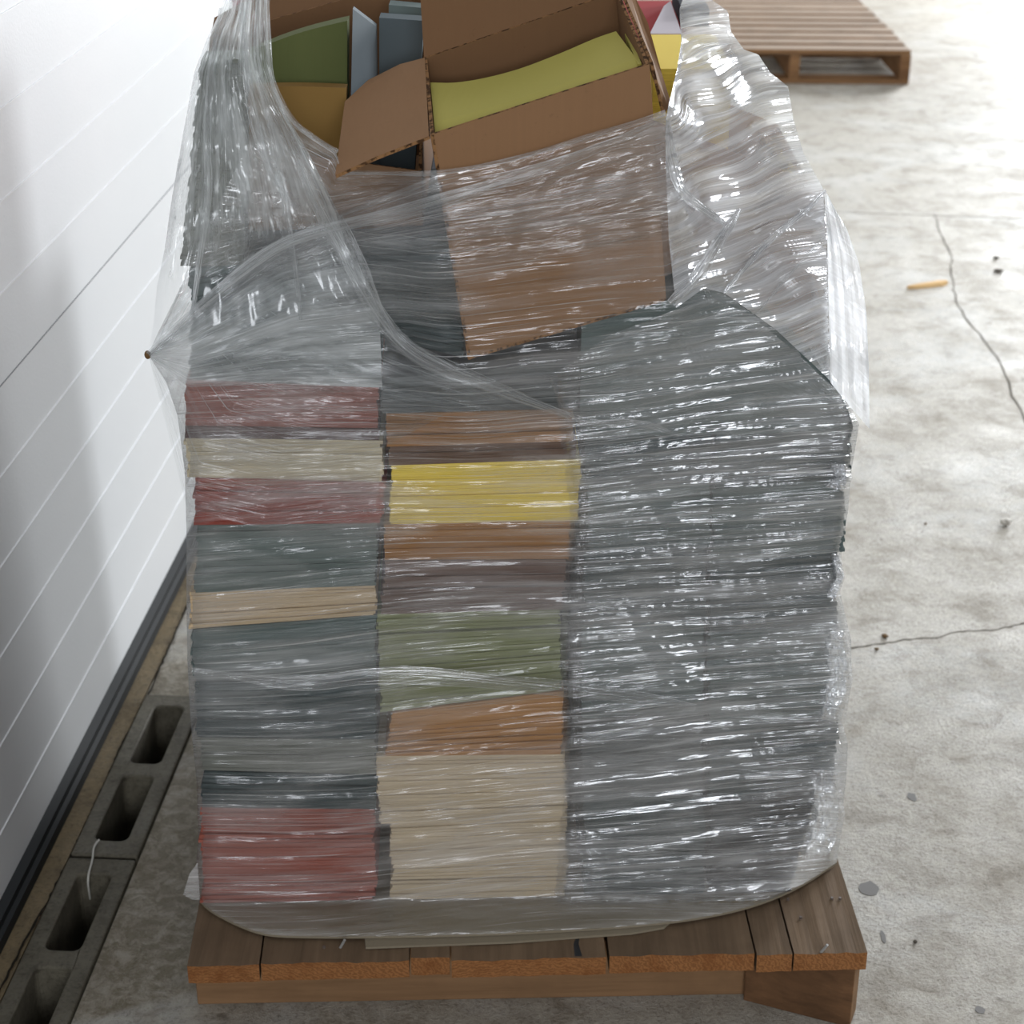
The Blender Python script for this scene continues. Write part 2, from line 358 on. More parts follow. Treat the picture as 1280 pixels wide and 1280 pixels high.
# overhead door: panel skin, pressed ribs, one section joint, rubber seal
def wall_z(y):
    r = ray(0, y); n_ = WN; t = (WA-ORG).dot(n_)/r.dot(n_); return (ORG+r*t).z
v, f = [], []
hexa(v, f, [wallp(-3, 0, .035), wallp(-3, -.05, .035), wallp(13, -.05, .035), wallp(13, 0, .035), wallp(-3, 0, 2.7), wallp(-3, -.05, 2.7), wallp(13, -.05, 2.7), wallp(13, 0, 2.7)])
door = props(fixn(mesh('door_1', v, f, M['door'])), kind='structure')
zs = [wall_z(y) for y in (1042, 935, 825, 710, 595, 482, 367, 252, 135, 18)]; dz = (zs[-1]-zs[0])/9
for i in range(16):
    z = zs[0]+dz*i; jt = i in (5, 13)
    v, f = [], []; h2 = .0014 if jt else .0016; d = .0012 if jt else .0018
    hexa(v, f, [wallp(-3, -.004, z-h2), wallp(-3, d, z-h2*.3), wallp(13, d, z-h2*.3), wallp(13, -.004, z-h2), wallp(-3, -.004, z+h2), wallp(-3, d, z+h2*.3), wallp(13, d, z+h2*.3), wallp(13, -.004, z+h2)])
    fixn(mesh('section_joint' if jt else 'pressed_rib', v, f, M['groove'] if jt else M['rib'], parent=door))
for j, (o0, o1, z0, z1) in enumerate([(.0, .012, .0, .036), (.012, .018, 0, .02), (-.045, 0, .0, .035)]):
    v, f = [], []
    hexa(v, f, [wallp(-3, o0, z0), wallp(-3, o1, z0), wallp(13, o1, z0), wallp(13, o0, z0), wallp(-3, o0, z1), wallp(-3, o1, z1*.85), wallp(13, o1, z1*.85), wallp(13, o0, z1)])
    fixn(mesh('rubber_seal', v, f, M['rubber'], parent=door))
# ---------------------------------------------------------------- cinder blocks
def cinder_block(s0, label):
    L = BL-.008; W0, W1 = eL+.001, eR-.002; org = wallp(s0, (W0+W1)/2, -.19); zt = .006
    bm = bmesh.new()
    wc = .024; cells = [(.035, L/2-.017), (L/2+.017, L-.035)]
    def rr(a0, a1, b0, b1, r, n=5):
        pts = []
        for cx, cy, st in ((a1-r, b1-r, 0), (a0+r, b1-r, 1), (a0+r, b0+r, 2), (a1-r, b0+r, 3)):
            for i in range(n):
                t = (st+i/(n-1))*math.pi/2; pts.append((cx+math.cos(t)*r, cy+math.sin(t)*r))
        return pts
    outer = [(0, W0), (L, W0), (L, W1), (0, W1)]
    edges = []; rings = []
    def ring(pts, z):
        vv = [bm.verts.new(wallp(s0+x, y, z)-org) for x, y in pts]
        return vv
    def eds(vv): return [bm.edges.new((vv[i], vv[(i+1) % len(vv)])) for i in range(len(vv))]
    for z in (zt, -.19):
        o_ = ring(outer, z); c_ = [ring(rr(c0, c1, W0+wc, W1-wc, .012), z) for c0, c1 in cells]
        e_ = eds(o_)
        for q in c_: e_ += eds(q)
        bmesh.ops.triangle_fill(bm, edges=e_, use_beauty=True); rings.append((o_, c_))
    for A_, B_ in [(rings[0][0], rings[1][0])]+list(zip(rings[0][1], rings[1][1])):
        for i in range(len(A_)): bm.faces.new((A_[i], A_[(i+1) % len(A_)], B_[(i+1) % len(B_)], B_[i]))
    bmesh.ops.recalc_face_normals(bm, faces=bm.faces)
    me = bpy.data.meshes.new('cinder_block'); bm.to_mesh(me); bm.free(); me.materials.append(M['block'])
    o = bpy.data.objects.new('cinder_block', me); C.objects.link(o); o.location = org
    bv = o.modifiers.new('b', 'BEVEL'); bv.width = .003; bv.segments = 2; bv.limit_method = 'ANGLE'
    return props(o, label, 'cinder block', 'cinder blocks set in the floor edge')
cinder_block(sJ+.004, 'grey cinder block farthest along the floor edge, both cells fully visible and empty')
cinder_block(sJ-BL+.004, 'grey cinder block nearest the viewer, cut by the bottom left corner, plastic strand inside')
v, f = [], []; a = -3; b = sJ-BL
hexa(v, f, [wallp(a, eL-.002, -.19), wallp(a, eR, -.19), wallp(b, eR, -.19), wallp(b, eL-.002, -.19), wallp(a, eL-.002, 0), wallp(a, eR, 0), wallp(b, eR, 0), wallp(b, eL-.002, 0)])
props(mesh('trim_3', v, f, M['strip']), kind='structure')

# ---------------------------------------------------------------- near pallet
DL = atZ(233, 1208, .116); DR = atZ(1083, 1188.5, .116); DZ = .116; TH = .026
root = empty('wooden_pallet', DL.lerp(DR, .5)-Vector((0, 0, DZ)), 'weathered wooden pallet with orange sawn board ends under the wrapped paper load', 'pallet')
def onfront(x):
    r = ray(x, 1200); n_ = PN; q = ORG+r*((DL-ORG).dot(n_)/r.dot(n_)); t = (q-DL).dot(PU); return t
for (x0, x1, dd) in [(233, 323, 0), (325.5, 511, .002), (513.5, 562, .006), (564.5, 757.5, .0), (762, 943, .002), (945.5, 989.5, -.002), (992, 1083, -.001)]:
    t0, t1 = onfront(x0), onfront(x1); o_ = DL+PU*t0+PN*dd; o_.z = DZ-TH
    n_ = max(3, int((t1-t0)/.012)); vs_, fs, mi = [], [], []
    # front edge slightly uneven
    for i in range(n_+1):
        p = o_+PU*((t1-t0)*i/n_)+PN*random.uniform(-.0008, .0012); up = Vector((0, 0, TH+(random.uniform(-.002, .0006) if 0 < i < n_ else 0)))
        vs_ += [p, p+up, p+up+PN*.98-Vector((0, 0, up.z-TH)), p+PN*.98]
    for i in range(n_):
        a = i*4; b = a+4; fs += [(a, b, b+1, a+1), (a+1, b+1, b+2, a+2), (a+2, b+2, b+3, a+3), (a+3, b+3, b, a)]; mi += [1, 0, 1, 0]
    fs += [(0, 1, 2, 3), (n_*4, n_*4+3, n_*4+2, n_*4+1)]; mi += [0, 0]
    o = child_mesh('deck_board', vs_, fs, [M['wood_top'], M['end']], root, midx=mi); fixn(o)
def stringer(p, q, dpt, h, mt, name='stringer', endm=None):
    d = (q-p); d.z = 0; s_ = Vector((-d.y, d.x, 0)).normalized()*dpt
    vs_, fs = [], []; hexa(vs_, fs, box_pts(p, d, s_, Vector((0, 0, h))))
    o = child_mesh(name, vs_, fs, [mt, endm or mt], root, midx=[0, 0, 0, 1, 0, 1]); fixn(o)
    bv = o.modifiers.new('b', 'BEVEL'); bv.width = .002; bv.segments = 2
    return o
h = DZ-TH-.0005
s0 = atZ(247, 1256, 0); s1 = atZ(938, 1243.2, 0); stringer(s0, s1, .038, h, M['wood_face'])
s0 = atZ(925, 1252, 0); s1 = atZ(1062, 1285, 0); stringer(s0+Vector((.004, .002, 0)), s1, .036, h, M['wood_dark'], 'skewed_stringer', M['wood_face'])
for dd in (.48, .93): stringer(DL+PU*.02+PN*dd-Vector((0, 0, DZ)), DL+PU*.82+PN*dd-Vector((0, 0, DZ)), .038, h, M['wood_dark'])
def bolt(p, r, hh, name, mt, par, lean=(0, 0, 1)):
    bm = bmesh.new(); bmesh.ops.create_cone(bm, cap_ends=True, segments=10, radius1=r, radius2=r*.9, depth=hh)
    me = bpy.data.meshes.new(name); bm.to_mesh(me); bm.free(); me.materials.append(mt)
    o = bpy.data.objects.new(name, me); C.objects.link(o); o.parent = par; o.location = p-Vector(par.location)
    o.rotation_euler = Vector(lean).to_track_quat('Z', 'Y').to_euler(); return o
for x, y in ((405, 1184), (1001, 1147), (1040, 1123), (1050, 1123), (985, 1124)): bolt(atZ(x, y, DZ+.0015), .002, .003, 'nail', M['rust'], root)
for x, y in ((1030, 1186), (428, 1180)): bolt(atZ(x, y, DZ+.006), .0018, .018, 'nail', M['steel'], root, (.4, -.3, 1))
# split in the middle board
cr = atZ(722, 1189, DZ); vs_, fs = [], []
pp = [(724, 1166), (720, 1180), (723, 1195)]
P3 = [atZ(x, y, DZ+.0006) for x, y in pp]
for i, p in enumerate(P3):
    wdt = (.0015, .003, .0045)[i]; vs_ += [p-PU*wdt, p+PU*wdt, p-PU*wdt-Vector((0, 0, .002)), p+PU*wdt-Vector((0, 0, .002))]
fs = [(0, 1, 5, 4), (4, 5, 9, 8), (0, 4, 6, 2), (4, 8, 10, 6), (1, 3, 7, 5), (5, 7, 11, 9)]
child_mesh('board_split', vs_, fs, M['black'], root)

# ---------------------------------------------------------------- slip boards under the load
def flat(name, px, z, t, mt, label, cat, lift=None, group=None):
    top = [atZ(x, y, z+t+(lift(x, y) if lift else 0)) for x, y in px]
    back = [top[-1]+PN*.55, top[0]+PN*.55]; poly = top+back; k = len(poly)
    vs_ = poly+[p-Vector((0, 0, t)) for p in poly]
    o = mesh(name, vs_, [tuple(range(k)), tuple(range(k, 2*k))[::-1]]+[(i, i+k, (i+1) % k+k, (i+1) % k) for i in range(k)], mt, origin=poly[0])
    fixn(o); return props(o, label, cat, group)
BOT = [(250, 1126), (262, 1138), (292, 1154), (325, 1167), (360, 1170.5), (460, 1171), (600, 1168), (700, 1163.5), (800, 1157), (880, 1147), (945, 1132), (1000, 1109), (1046, 1078)]
BOTS = smoothed(BOT, 2)
flat('slip_board', BOTS, DZ+.0042, .003, M['slip'], 'grey brown slip board with rounded front corners directly under the paper stacks', 'cardboard sheet')
flat('slip_board', [(456, 1172), (457, 1184), (640, 1177), (790, 1166), (830, 1159), (840, 1150)], DZ+.0005, .003, M['slip'], 'lower grey brown slip board whose square corner sticks out onto the pallet boards', 'cardboard sheet')
ZB = DZ+.0085

# ---------------------------------------------------------------- paper stacks
def stack(TL, TR, BR, BL_, col, label, group, depth=.27, off=0.0, th=.004, jx=.0022, jy=.002, curve=None, name='paper_stack', zmin=None, topcol=None):
    P_ = [front(*q, off) for q in (TL, TR, BR, BL_)]
    if zmin is not None:
        P_[2].z = zmin; P_[3].z = zmin
    hgt = max((P_[0]-P_[3]).length, (P_[1]-P_[2]).length); n_ = max(3, int(hgt/th)); m = 8
    vs_, fs = [], []; org = (P_[2]+P_[3])/2; wander = random.uniform(0, 99)
    for i in range(n_):
        t0, t1 = i/n_, (i+1)/n_-.0008
        dx = random.gauss(0, jx*.5)+.003*noise.noise(Vector((i*.13, wander, 0))); dy = abs(random.gauss(0, jy))+.002*noise.noise(Vector((i*.2, wander, 5)))
        base = len(vs_)
        for t in (t0, t1):
            a = P_[3].lerp(P_[0], t); b = P_[2].lerp(P_[1], t)
            for j in range(m+1):
                q = a.lerp(b, j/m)+PU*dx+PN*(dy+.0012*noise.noise(Vector((j*.7, i*.35, wander))))
                if curve: q.z += curve(j/m, t)
                vs_ += [q, q+PN*(depth-dy)]
        for j in range(m):
            a = base+j*2; b = base+(m+1)*2+j*2
            fs += [(a, a+2, b+2, b), (a+3, a+1, b+1, b+3)]
            if i == 0: fs.append((a, a+1, a+3, a+2))
            fs.append((b, b+2, b+3, b+1))
        a = base; b = base+(m+1)*2; fs.append((a, b, b+1, a+1)); a = base+m*2; b = base+(m+1)*2+m*2; fs.append((a, a+1, b+1, b))
    o = mesh(name, vs_, fs, M['e_'+col], origin=org)
    return props(o, label, 'paper stack', group)
G1, G2, G3, G4 = 'paper stacks in the first column from the left', 'paper stacks in the second column from the left', 'paper stacks in the third column from the left', 'paper stacks in the last column on the right'
c1 = [ # left top y, right top y, left x at top, right x at top, colour, label
 (1132, 1138, 254, 469, None, None),
 (1010, 1012, 252, 469, 'red', 'red paper stack lowest in the first column, resting on the slip board'),
 (963, 968, 252, 470, 'darkslate', 'dark blue grey paper stack on top of the lowest red stack'),
 (922, 925, 252, 470, 'greytan', 'greenish grey paper stack between two dark slate stacks low in the first column'),
 (848, 850, 244, 470, 'darkslate', 'very dark slate paper stack below the milky film fold in the first column'),
 (788, 770, 240, 470, 'slate', 'slate grey paper stack directly under the bowed tan stack'),
 (742, 733, 238, 470, 'tan', 'bowed light tan paper stack between slate stacks in the first column'),
 (657, 654, 246, 470, 'slategreen', 'grey green paper stack under the dark red one in the first column'),
 (598, 604, 244, 480, 'brick', 'dark red paper stack under the cream one, poking out at its left corner'),
 (548, 551, 232, 478, 'cream', 'cream paper stack above the dark red one in the first column'),
 (533, 536, 232, 474, 'plum', 'thin plum brown paper stack between red and cream'),
 (474, 484, 232, 472, 'red', 'faded red paper stack highest of the red ones'),
 (398, 412, 240, 474, 'slate', 'hazy slate paper stack above the highest red one')]
def column(rows, G, **kw):
    for lo, hi in zip(rows, rows[1:]):
        xb0 = lo[2] if lo[4] is None else (lo[2]+hi[2])/2; xb1 = lo[3] if lo[4] is None else (lo[3]+hi[3])/2
        stack((hi[2], hi[0]), (hi[3], hi[1]), ((xb1+hi[3])/2, lo[1]), ((xb0+hi[2])/2, lo[0]), hi[4], hi[5], G, zmin=ZB if lo[4] is None else None, **kw)
column(c1, G1)
c2 = [(1128, 1126, 492, 706, None, None),
 (1030, 1020, 488, 708, 'beige', 'beige paper stack lowest in the second column'),
 (946, 944, 470, 706, 'beige', 'wider beige paper stack with a lipped lower edge, second from the bottom'),
 (892, 864, 488, 702, 'kraft', 'kraft brown paper stack wedged under the green one'),
 (768, 762, 472, 700, 'green', 'green paper stack in the middle of the second column'),
 (702, 700, 480, 706, 'mauve', 'dull mauve brown paper stack on top of the green one'),
 (657, 652, 480, 712, 'brown', 'brown paper stack directly under the bright yellow one'),
 (582, 574, 491, 727, 'yellow', 'bright yellow paper stack in the second column'),
 (559, 552, 486, 720, 'darkbrown', 'thin dark brown paper stack resting on the yellow one'),
 (518, 512, 484, 716, 'brown', 'brown paper stack second above the yellow one'),
 (475, 452, 476, 724, 'grey', 'grey paper stack at the top of the second column beneath the leaning carton')]
column(c2, G2)
c3 = [(1118, 1110, 732, 882, None, None),
 (1002, 996, 730, 880, 'darkslate', 'blue black paper stack lowest in the third column'),
 (900, 892, 728, 878, 'grey', 'grey paper stack with brown sheets, second from the bottom of the third column'),
 (782, 776, 728, 880, 'slate', 'slate paper stack third from the bottom of the third column'),
 (690, 682, 732, 884, 'darkslate', 'dark slate paper stack fourth from the bottom of the third column'),
 (612, 604, 736, 888, 'slate', 'slate grey paper stack fifth from the bottom, beside the yellow one'),
 (545, 540, 730, 890, 'darkslate', 'dark slate paper stack beneath the arched top heap, left half')]
column(c3, G3)
c4 = [(1108, 1092, 890, 955, None, None),
 (1000, 985, 888, 1022, 'charcoal', 'charcoal paper stack lowest in the last column'),
 (905, 893, 886, 1048, 'darkslate', 'dark slate paper stack second from the bottom of the last column'),
 (792, 780, 886, 1046, 'slate', 'slate paper stack third from the bottom of the last column'),
 (700, 690, 888, 1046, 'darkslate', 'dark slate paper stack fourth from the bottom of the last column'),
 (612, 598, 892, 1058, 'slate', 'slate grey paper stack fifth from the bottom at the right edge'),
 (540, 536, 894, 1064, 'darkslate', 'dark slate paper stack beneath the arched top heap, right half')]
column(c4, G4)
# arched heap over columns three and four
ARCH = [(727, 406), (780, 391), (835, 374), (862, 362), (882, 358), (905, 366), (935, 388), (970, 412), (1005, 442), (1038, 476), (1058, 506), (1066, 533)]
def arched():
    n_ = 26; m = 60; vs_, fs = [], []; tops = polyline(ARCH, m)
    bz = front(900, 541).z; T3 = [front(x, y, -.002) for x, y in tops]; D_ = .075
    for i in range(n_+1):
        t = i/n_; wob = random.gauss(0, .0012)
        for j, q in enumerate(T3):
            p = Vector(q); p.z = bz+(q.z-bz)*t; p += PN*(wob+.0015*noise.noise(Vector((j*.2, i*.8, 3))))
            vs_ += [p, p+PN*D_]
    W_ = (m+1)*2
    for i in range(n_):
        for j in range(m):
            a = i*W_+j*2; b = a+W_; fs += [(a, a+2, b+2, b), (a+3, a+1, b+1, b+3)]
            if i == n_-1: fs.append((b, b+2, b+3, b+1))
            if i == 0: fs.append((a, a+1, a+3, a+2))
        a = i*W_; fs.append((a, a+W_, a+W_+1, a+1)); a = i*W_+m*2; fs.append((a, a+1, a+W_+1, a+W_))
    o = mesh('paper_stack', vs_, fs, M['e_slate'], origin=front(900, 541))
    props(o, 'wide arched dark grey paper stack crowning the right half, sloping down to the right edge', 'paper stack')
arched()
# upper left slate stacks beside the leaning carton
stack((418, 300), (575, 292), (580, 448), (420, 410), 'darkslate', 'dark slate paper stack left of the leaning carton, seen through crossed film', 'paper stacks on the upper left', off=.03)
stack((236, 336), (414, 322), (416, 408), (240, 396), 'slate', 'hazy slate stack with a torn brown scrap, below the brown wrapped bundle', 'paper stacks on the upper left', off=.02)
stack((250, 76), (304, 74), (306, 333), (226, 333), 'greytan', 'tall narrow grey stack at the upper left corner behind milky film', 'paper stacks on the upper left', off=.02, depth=.05)
# rear row, seen in the gaps between the columns
for k, (x0, x1, y0, c_) in enumerate([(262, 462, 420, 'charcoal'), (466, 706, 430, 'charcoal'), (712, 876, 555, 'ink'), (880, 1012, 555, 'ink')]):
    a = front(x0, 1090, 0)+PN*.285; b = front(x1, 1090, 0)+PN*.285; zt = front(x0, y0, 0).z; vs_, fs = [], []
    a.z = b.z = ZB
    ta = front(x0, y0, 0)+PN*.285; tb = front(x1, y0, 0)+PN*.285; ta.z = tb.z = zt
    if k == 0: ta.x = max(ta.x, front(262, 410, 0).x)
    if k == 3: tb.x = min(tb.x, front(1030, 540, 0).x)
    for q_, e_ in ((ta, a), (tb, b)): q_.y = e_.y
    hexa(vs_, fs, [a, b, b+PN*.56, a+PN*.56, ta, tb, tb+PN*.56, ta+PN*.56])
    props(mesh('paper_stack', vs_, fs, M['e_'+c_], origin=(a+b)/2), ['rear dark paper stack glimpsed behind the first column', 'rear dark paper stack glimpsed in the gap left of the beige stacks', 'rear black paper stack behind the third column', 'rear black paper stack behind the last column'][k], 'paper stack', 'rear row of paper stacks')

# ---------------------------------------------------------------- leaning carton with yellow paper
FT = {'bl': atY(585, 450, 1.850), 'br': atY(833, 376, 1.872), 'tl': atY(538, 169, 1.806), 'tr': atY(812, 80, 1.836), 'bkl': atY(530, 72, 2.010), 'bkr': atY(773, -12, 2.040)}
DB = ((FT['bkl']-FT['tl'])+(FT['bkr']-FT['tr']))/2; FT['bbl'] = FT['bl']+DB*.98; FT['bbr'] = FT['br']+DB*.98
cart = empty('leaning_carton', (FT['bl']+FT['br']+FT['bbl']+FT['bbr'])/4, 'open brown cardboard carton leaning on top of the load, full of yellow paper', 'carton')
ctr = sum(FT.values(), Vector())/8; T = .0035
def panel(nm, keys, mt, root_=None, cent=None, D_=None, t=T):
    D_ = D_ or FT; poly = [D_[k] if isinstance(k, str) else k for k in keys]; mid = sum(poly, Vector())/len(poly)
    v, f = slab(poly, t, (cent or ctr)-mid); o = child_mesh(nm, v, f, [mt, M['card_edge']], root_ or cart, midx=[0, 0]+[1]*len(poly)); fixn(o); return o
panel('side_panel', ('bl', 'br', 'tr', 'tl'), M['card']); panel('side_panel', ('bbl', 'bbr', 'bkr', 'bkl'), M['card_in'])
panel('side_panel', ('bl', 'bbl', 'bkl', 'tl'), M['card_in']); panel('side_panel', ('br', 'bbr', 'bkr', 'tr'), M['card_in']); panel('bottom_panel', ('bl', 'br', 'bbr', 'bbl'), M['card'])
up = (FT['tl']-FT['bl']).normalized()
panel('flap', [atY(536, 170, 1.806), atY(531, 72, 2.008), atY(500, 80, 2.02), atY(460, 100, 2.01), atY(431, 127, 1.97), atY(419, 219, 1.80), atY(470, 196, 1.80)], M['card'], cent=Vector((-.1, 1.9, 0)))
panel('flap', [atY(530, 72, 2.010), atY(773, -12, 2.040), atY(764, -95, 2.085), atY(524, -28, 2.06)], M['card_in'], cent=Vector((0, 3, 1.2)))
panel('flap', [atY(812.5, 80, 1.838), atY(774, -12, 2.040), atY(788, -6, 2.045), atY(806, 30, 2.00), atY(824, 95, 1.93), atY(836, 134, 1.88), atY(827, 143, 1.856)], M['card'], cent=Vector((1, 1.9, 1)))
# yellow paper in the carton
def lofted(name, rows, depthv, mt, label, cat='paper stack', group=None, thing=True):
    # rows: list of polylines of equal length (top surface), extruded by depthv
    m = len(rows[0]); n_ = len(rows); vs_ = [p for r in rows for p in r]; k = len(vs_); vs_ += [p+depthv for p in vs_[:k]]
    fs = []
    for i in range(n_-1):
        for j in range(m-1):
            a = i*m+j; fs += [(a, a+1, a+m+1, a+m), (a+k, a+m+k, a+m+1+k, a+1+k)]
    for j in range(m-1): fs += [(j, j+k, j+1+k, j+1), ((n_-1)*m+j, (n_-1)*m+j+1, (n_-1)*m+j+1+k, (n_-1)*m+j+k)]
    for i in range(n_-1): fs += [(i*m, (i+1)*m, (i+1)*m+k, i*m+k), (i*m+m-1, i*m+m-1+k, (i+1)*m+m-1+k, (i+1)*m+m-1)]
    org = sum(vs_[k:], Vector())/k
    o = mesh(name, vs_, fs, mt, origin=org); fixn(o)
    for p in o.data.polygons: p.use_smooth = False
    return props(o, label, cat, group)
fr_ = [(544, 170), (600, 152), (660, 133), (720, 113), (780, 94), (805, 86)]; bk_ = [(538, 103), (575, 104), (640, 90), (700, 67), (745, 47), (770, 39)]
yf = polyline([tuple(atY(x, y, 1.815+.030*(x-540)/270)) for x, y in smoothed(fr_, 1)], 24); yb = polyline([tuple(atY(x, y, 1.955+.028*(x-540)/230)) for x, y in smoothed(bk_, 2)], 24)
rows = [[Vector(a).lerp(Vector(b), t)-up*(.004 if t < .2 else 0) for a, b in zip(yf, yb)] for t in (0, .25, .5, .75, 1)]
lofted('paper_stack', rows, -up*.19, M['p_paleyellow'], 'pale yellow paper filling the leaning open carton')
sd = [atY(781, 42, 1.985), atY(797, 80, 1.858)]
v, f = slab([sd[0], sd[1], sd[1]-up*.15, sd[0]-up*.15], .004, Vector((1, 0, 0)))
props(mesh('paper_sheet', v, f, M['p_paleyellow'], origin=(sd[0]+sd[1])/2-up*.15), 'loose yellow sheet slipped beside the yellow pile in the leaning carton', 'paper')

# ---------------------------------------------------------------- upper left carton and its papers
K = {'tl': atY(250, 178, 1.935), 'tr': atY(527, 214, 1.950), 'bkl': atY(263, 50, 2.24), 'bkr': atY(500, 20, 2.25)}
K['bkr'].x = K['tr'].x; K['bkr'].z = K['bkl'].z
zb = front(350, 312).z+.002
for k, q in (('bl', 'tl'), ('br', 'tr'), ('bbl', 'bkl'), ('bbr', 'bkr')): K[k] = Vector((K[q].x, K[q].y, zb))
K['bkl'].z += .004; K['bkr'].z += .075
c0 = sum(K.values(), Vector())/8
lc = empty('worn_carton', Vector((c0.x, c0.y, zb)), 'worn brown carton at the upper left behind film, holding standing coloured papers', 'carton')
for nm, ks, mt in (('side_panel', ('bl', 'br', 'tr', 'tl'), 'card_dark'), ('side_panel', ('bbl', 'bbr', 'bkr', 'bkl'), 'card_in'), ('side_panel', ('bl', 'bbl', 'bkl', 'tl'), 'card_dark'), ('side_panel', ('br', 'bbr', 'bkr', 'tr'), 'card_dark'), ('bottom_panel', ('bl', 'br', 'bbr', 'bbl'), 'card_dark')):
    panel(nm, ks, M[mt], lc, c0, K)
panel('flap', [atY(262, 52, 2.245), atY(332, 34, 2.25), atY(390, 24, 2.25), atY(455, 4, 2.25), atY(520, -22, 2.25), atY(520, -50, 2.29), atY(300, 4, 2.29), atY(268, 22, 2.29)], M['card_in'], lc, Vector((0, 4, 1)))
def bundle(px, Y, back, col, label, bend=0.0, th=.012, name='paper_bundle'):
    """standing bundle of sheets: px = outline seen from the front (top-left, top..., bottom-right, bottom-left)"""
    poly = [atY(x, y, Y+d) for x, y, d in px]; k = len(poly)
    vs_ = poly+[p+Vector((0, th, .001)) for p in poly]
    o = mesh(name, vs_, [tuple(range(k))[::-1], tuple(range(k, 2*k))]+[(i, (i+1) % k, (i+1) % k+k, i+k) for i in range(k)], M['p_'+col], origin=poly[-1]); fixn(o)
    return props(o, label, 'paper', 'papers standing in the upper left carton')
def curved(tl, tr, br, bl, Y0, Y1, bulge, col, label, th=.03, n=14, sag=0.0, group='papers standing in the upper left carton'):
    rows = []
    for i in range(9):
        t = i/8; r = []
        for j in range(n+1):
            s_ = j/n; x = (tl[0]*(1-t)+bl[0]*t)*(1-s_)+(tr[0]*(1-t)+br[0]*t)*s_; y = (tl[1]*(1-t)+bl[1]*t)*(1-s_)+(tr[1]*(1-t)+br[1]*t)*s_-sag*math.sin(s_*math.pi)*(1-t)
            r.append(atY(x, y, Y0*(1-s_)+Y1*s_-bulge*math.sin(s_*math.pi)+.03*(1-t)))
        rows.append(r)
    return lofted('paper_bundle', rows, Vector((0, th, 0)), M['p_'+col], label, 'paper', group)
curved((270, 112), (433, 110), (430, 240), (270, 240), 1.962, 1.972, .004, 'ochre', 'ochre yellow paper standing in front of the green paper, upper left carton', .02, sag=3)
curved((285, 78), (434, 26), (434, 210), (285, 210), 2.03, 2.03, .012, 'leafgreen', 'green paper bundle curved behind the ochre paper, upper left carton', .03, sag=6)
curved((441, 11), (470, 33), (474, 250), (436, 250), 1.99, 2.06, .0, 'blue', 'blue grey paper bundle with a pointed corner beside the green paper', .015)
curved((474, 22), (530, 26), (516, 250), (474, 250), 2.075, 2.085, .0, 'bluegrey', 'flat blue grey paper bundle between pointed bundle and leaning carton', .03)
curved((486, 6), (530, 10), (516, 120), (486, 120), 2.13, 2.14, .0, 'slate', 'darkest blue grey bundle standing behind the other blue ones', .03)
# things behind, on the rear of the load
def lay(px0, px1, py0, py1, z, Y0, depth, hgt, col, label, rot=0.0, edge=True):
    a = atY(px0, py0, Y0); b = atY(px1, py1, Y0); vs_, fs = [], []; a.z = z; b.z = z
    d = Vector((-(b-a).y, (b-a).x, 0)).normalized()*depth
    hexa(vs_, fs, box_pts(a, b-a, d, Vector((0, 0, hgt))))
    if rot:
        R_ = Matrix.Rotation(rot, 3, 'Z'); c = (a+b)/2; vs_ = [c+R_@(p-c) for p in vs_]
    o = mesh('paper_stack', vs_, fs, [M['e_'+col], M['p_'+col]], origin=(a+b)/2, midx=[0, 1, 0, 0, 0, 0]); return props(o, label, 'paper stack', 'coloured paper stacks on the rear of the load')
zsup = front(300, 420).z
lay(290, 520, -2, -8, zsup, 2.31, .28, atY(360, 0, 2.31).z-zsup, 'scarlet', 'red paper stack behind the upper left carton, just at the top border')
# right carton
z0 = front(900, 541).z+.001
Q = {'tl': atY(809, 148, 1.975), 'tr': atY(1010, 226, 1.99), 'bkl': atY(830, 60, 2.25), 'bkr': atY(985, 110, 2.25)}
for k in ('tl', 'tr', 'bkl', 'bkr'): pass
xr = atY(1040, 480, 1.985).x
Q['bl'] = Vector((Q['tl'].x, 1.975, z0)); Q['br'] = Vector((xr, 1.985, z0)); Q['bbl'] = Vector((Q['bkl'].x, 2.25, z0)); Q['bbr'] = Vector((xr, 2.25, z0))
Q['bkr'] = Vector((Q['tr'].x, 2.25, Q['tr'].z)); Q['bkl'] = Vector((Q['tl'].x, 2.25, Q['tl'].z)); Q['bbl'].x = Q['bl'].x
c1_ = sum(Q.values(), Vector())/8
rc = empty('tall_carton', Vector((c1_.x, c1_.y, z0)), 'brown carton on the right wrapped in glaring crumpled film, yellow paper on top', 'carton')
for nm, ks in (('side_panel', ('bl', 'br', 'tr', 'tl')), ('side_panel', ('bbl', 'bbr', 'bkr', 'bkl')), ('side_panel', ('bl', 'bbl', 'bkl', 'tl')), ('side_panel', ('br', 'bbr', 'bkr', 'tr')), ('bottom_panel', ('bl', 'br', 'bbr', 'bbl'))):
    panel(nm, ks, M['card_pale'], rc, c1_, Q)
yz = z0+.006
zt = atY(860, 86, 2.03).z
o = lay(817, 915, 84, 90, yz, 2.03, .19, zt-yz, 'yellow', 'bright yellow paper stack standing in the right carton, beside the leaning carton')
o2 = None
zt2 = atY(800, 50, 2.32).z
lay(768, 862, 48, 50, zsup, 2.31, .28, zt2-zsup, 'scarlet', 'red paper stack behind the yellow one, right of the leaning carton')
v, f = slab([atY(812, 47, 2.318)+Vector((0, 0, .002)), atY(852, 47, 2.318)+Vector((0, 0, .002)), atY(838, 4, 2.50), atY(830, 10, 2.47)], .003, Vector((0, 0, 1)))
props(mesh('paper_sheet', v, f, M['p_lilac'], origin=v[0]), 'white sheet lying on the red paper behind the yellow stack', 'paper')
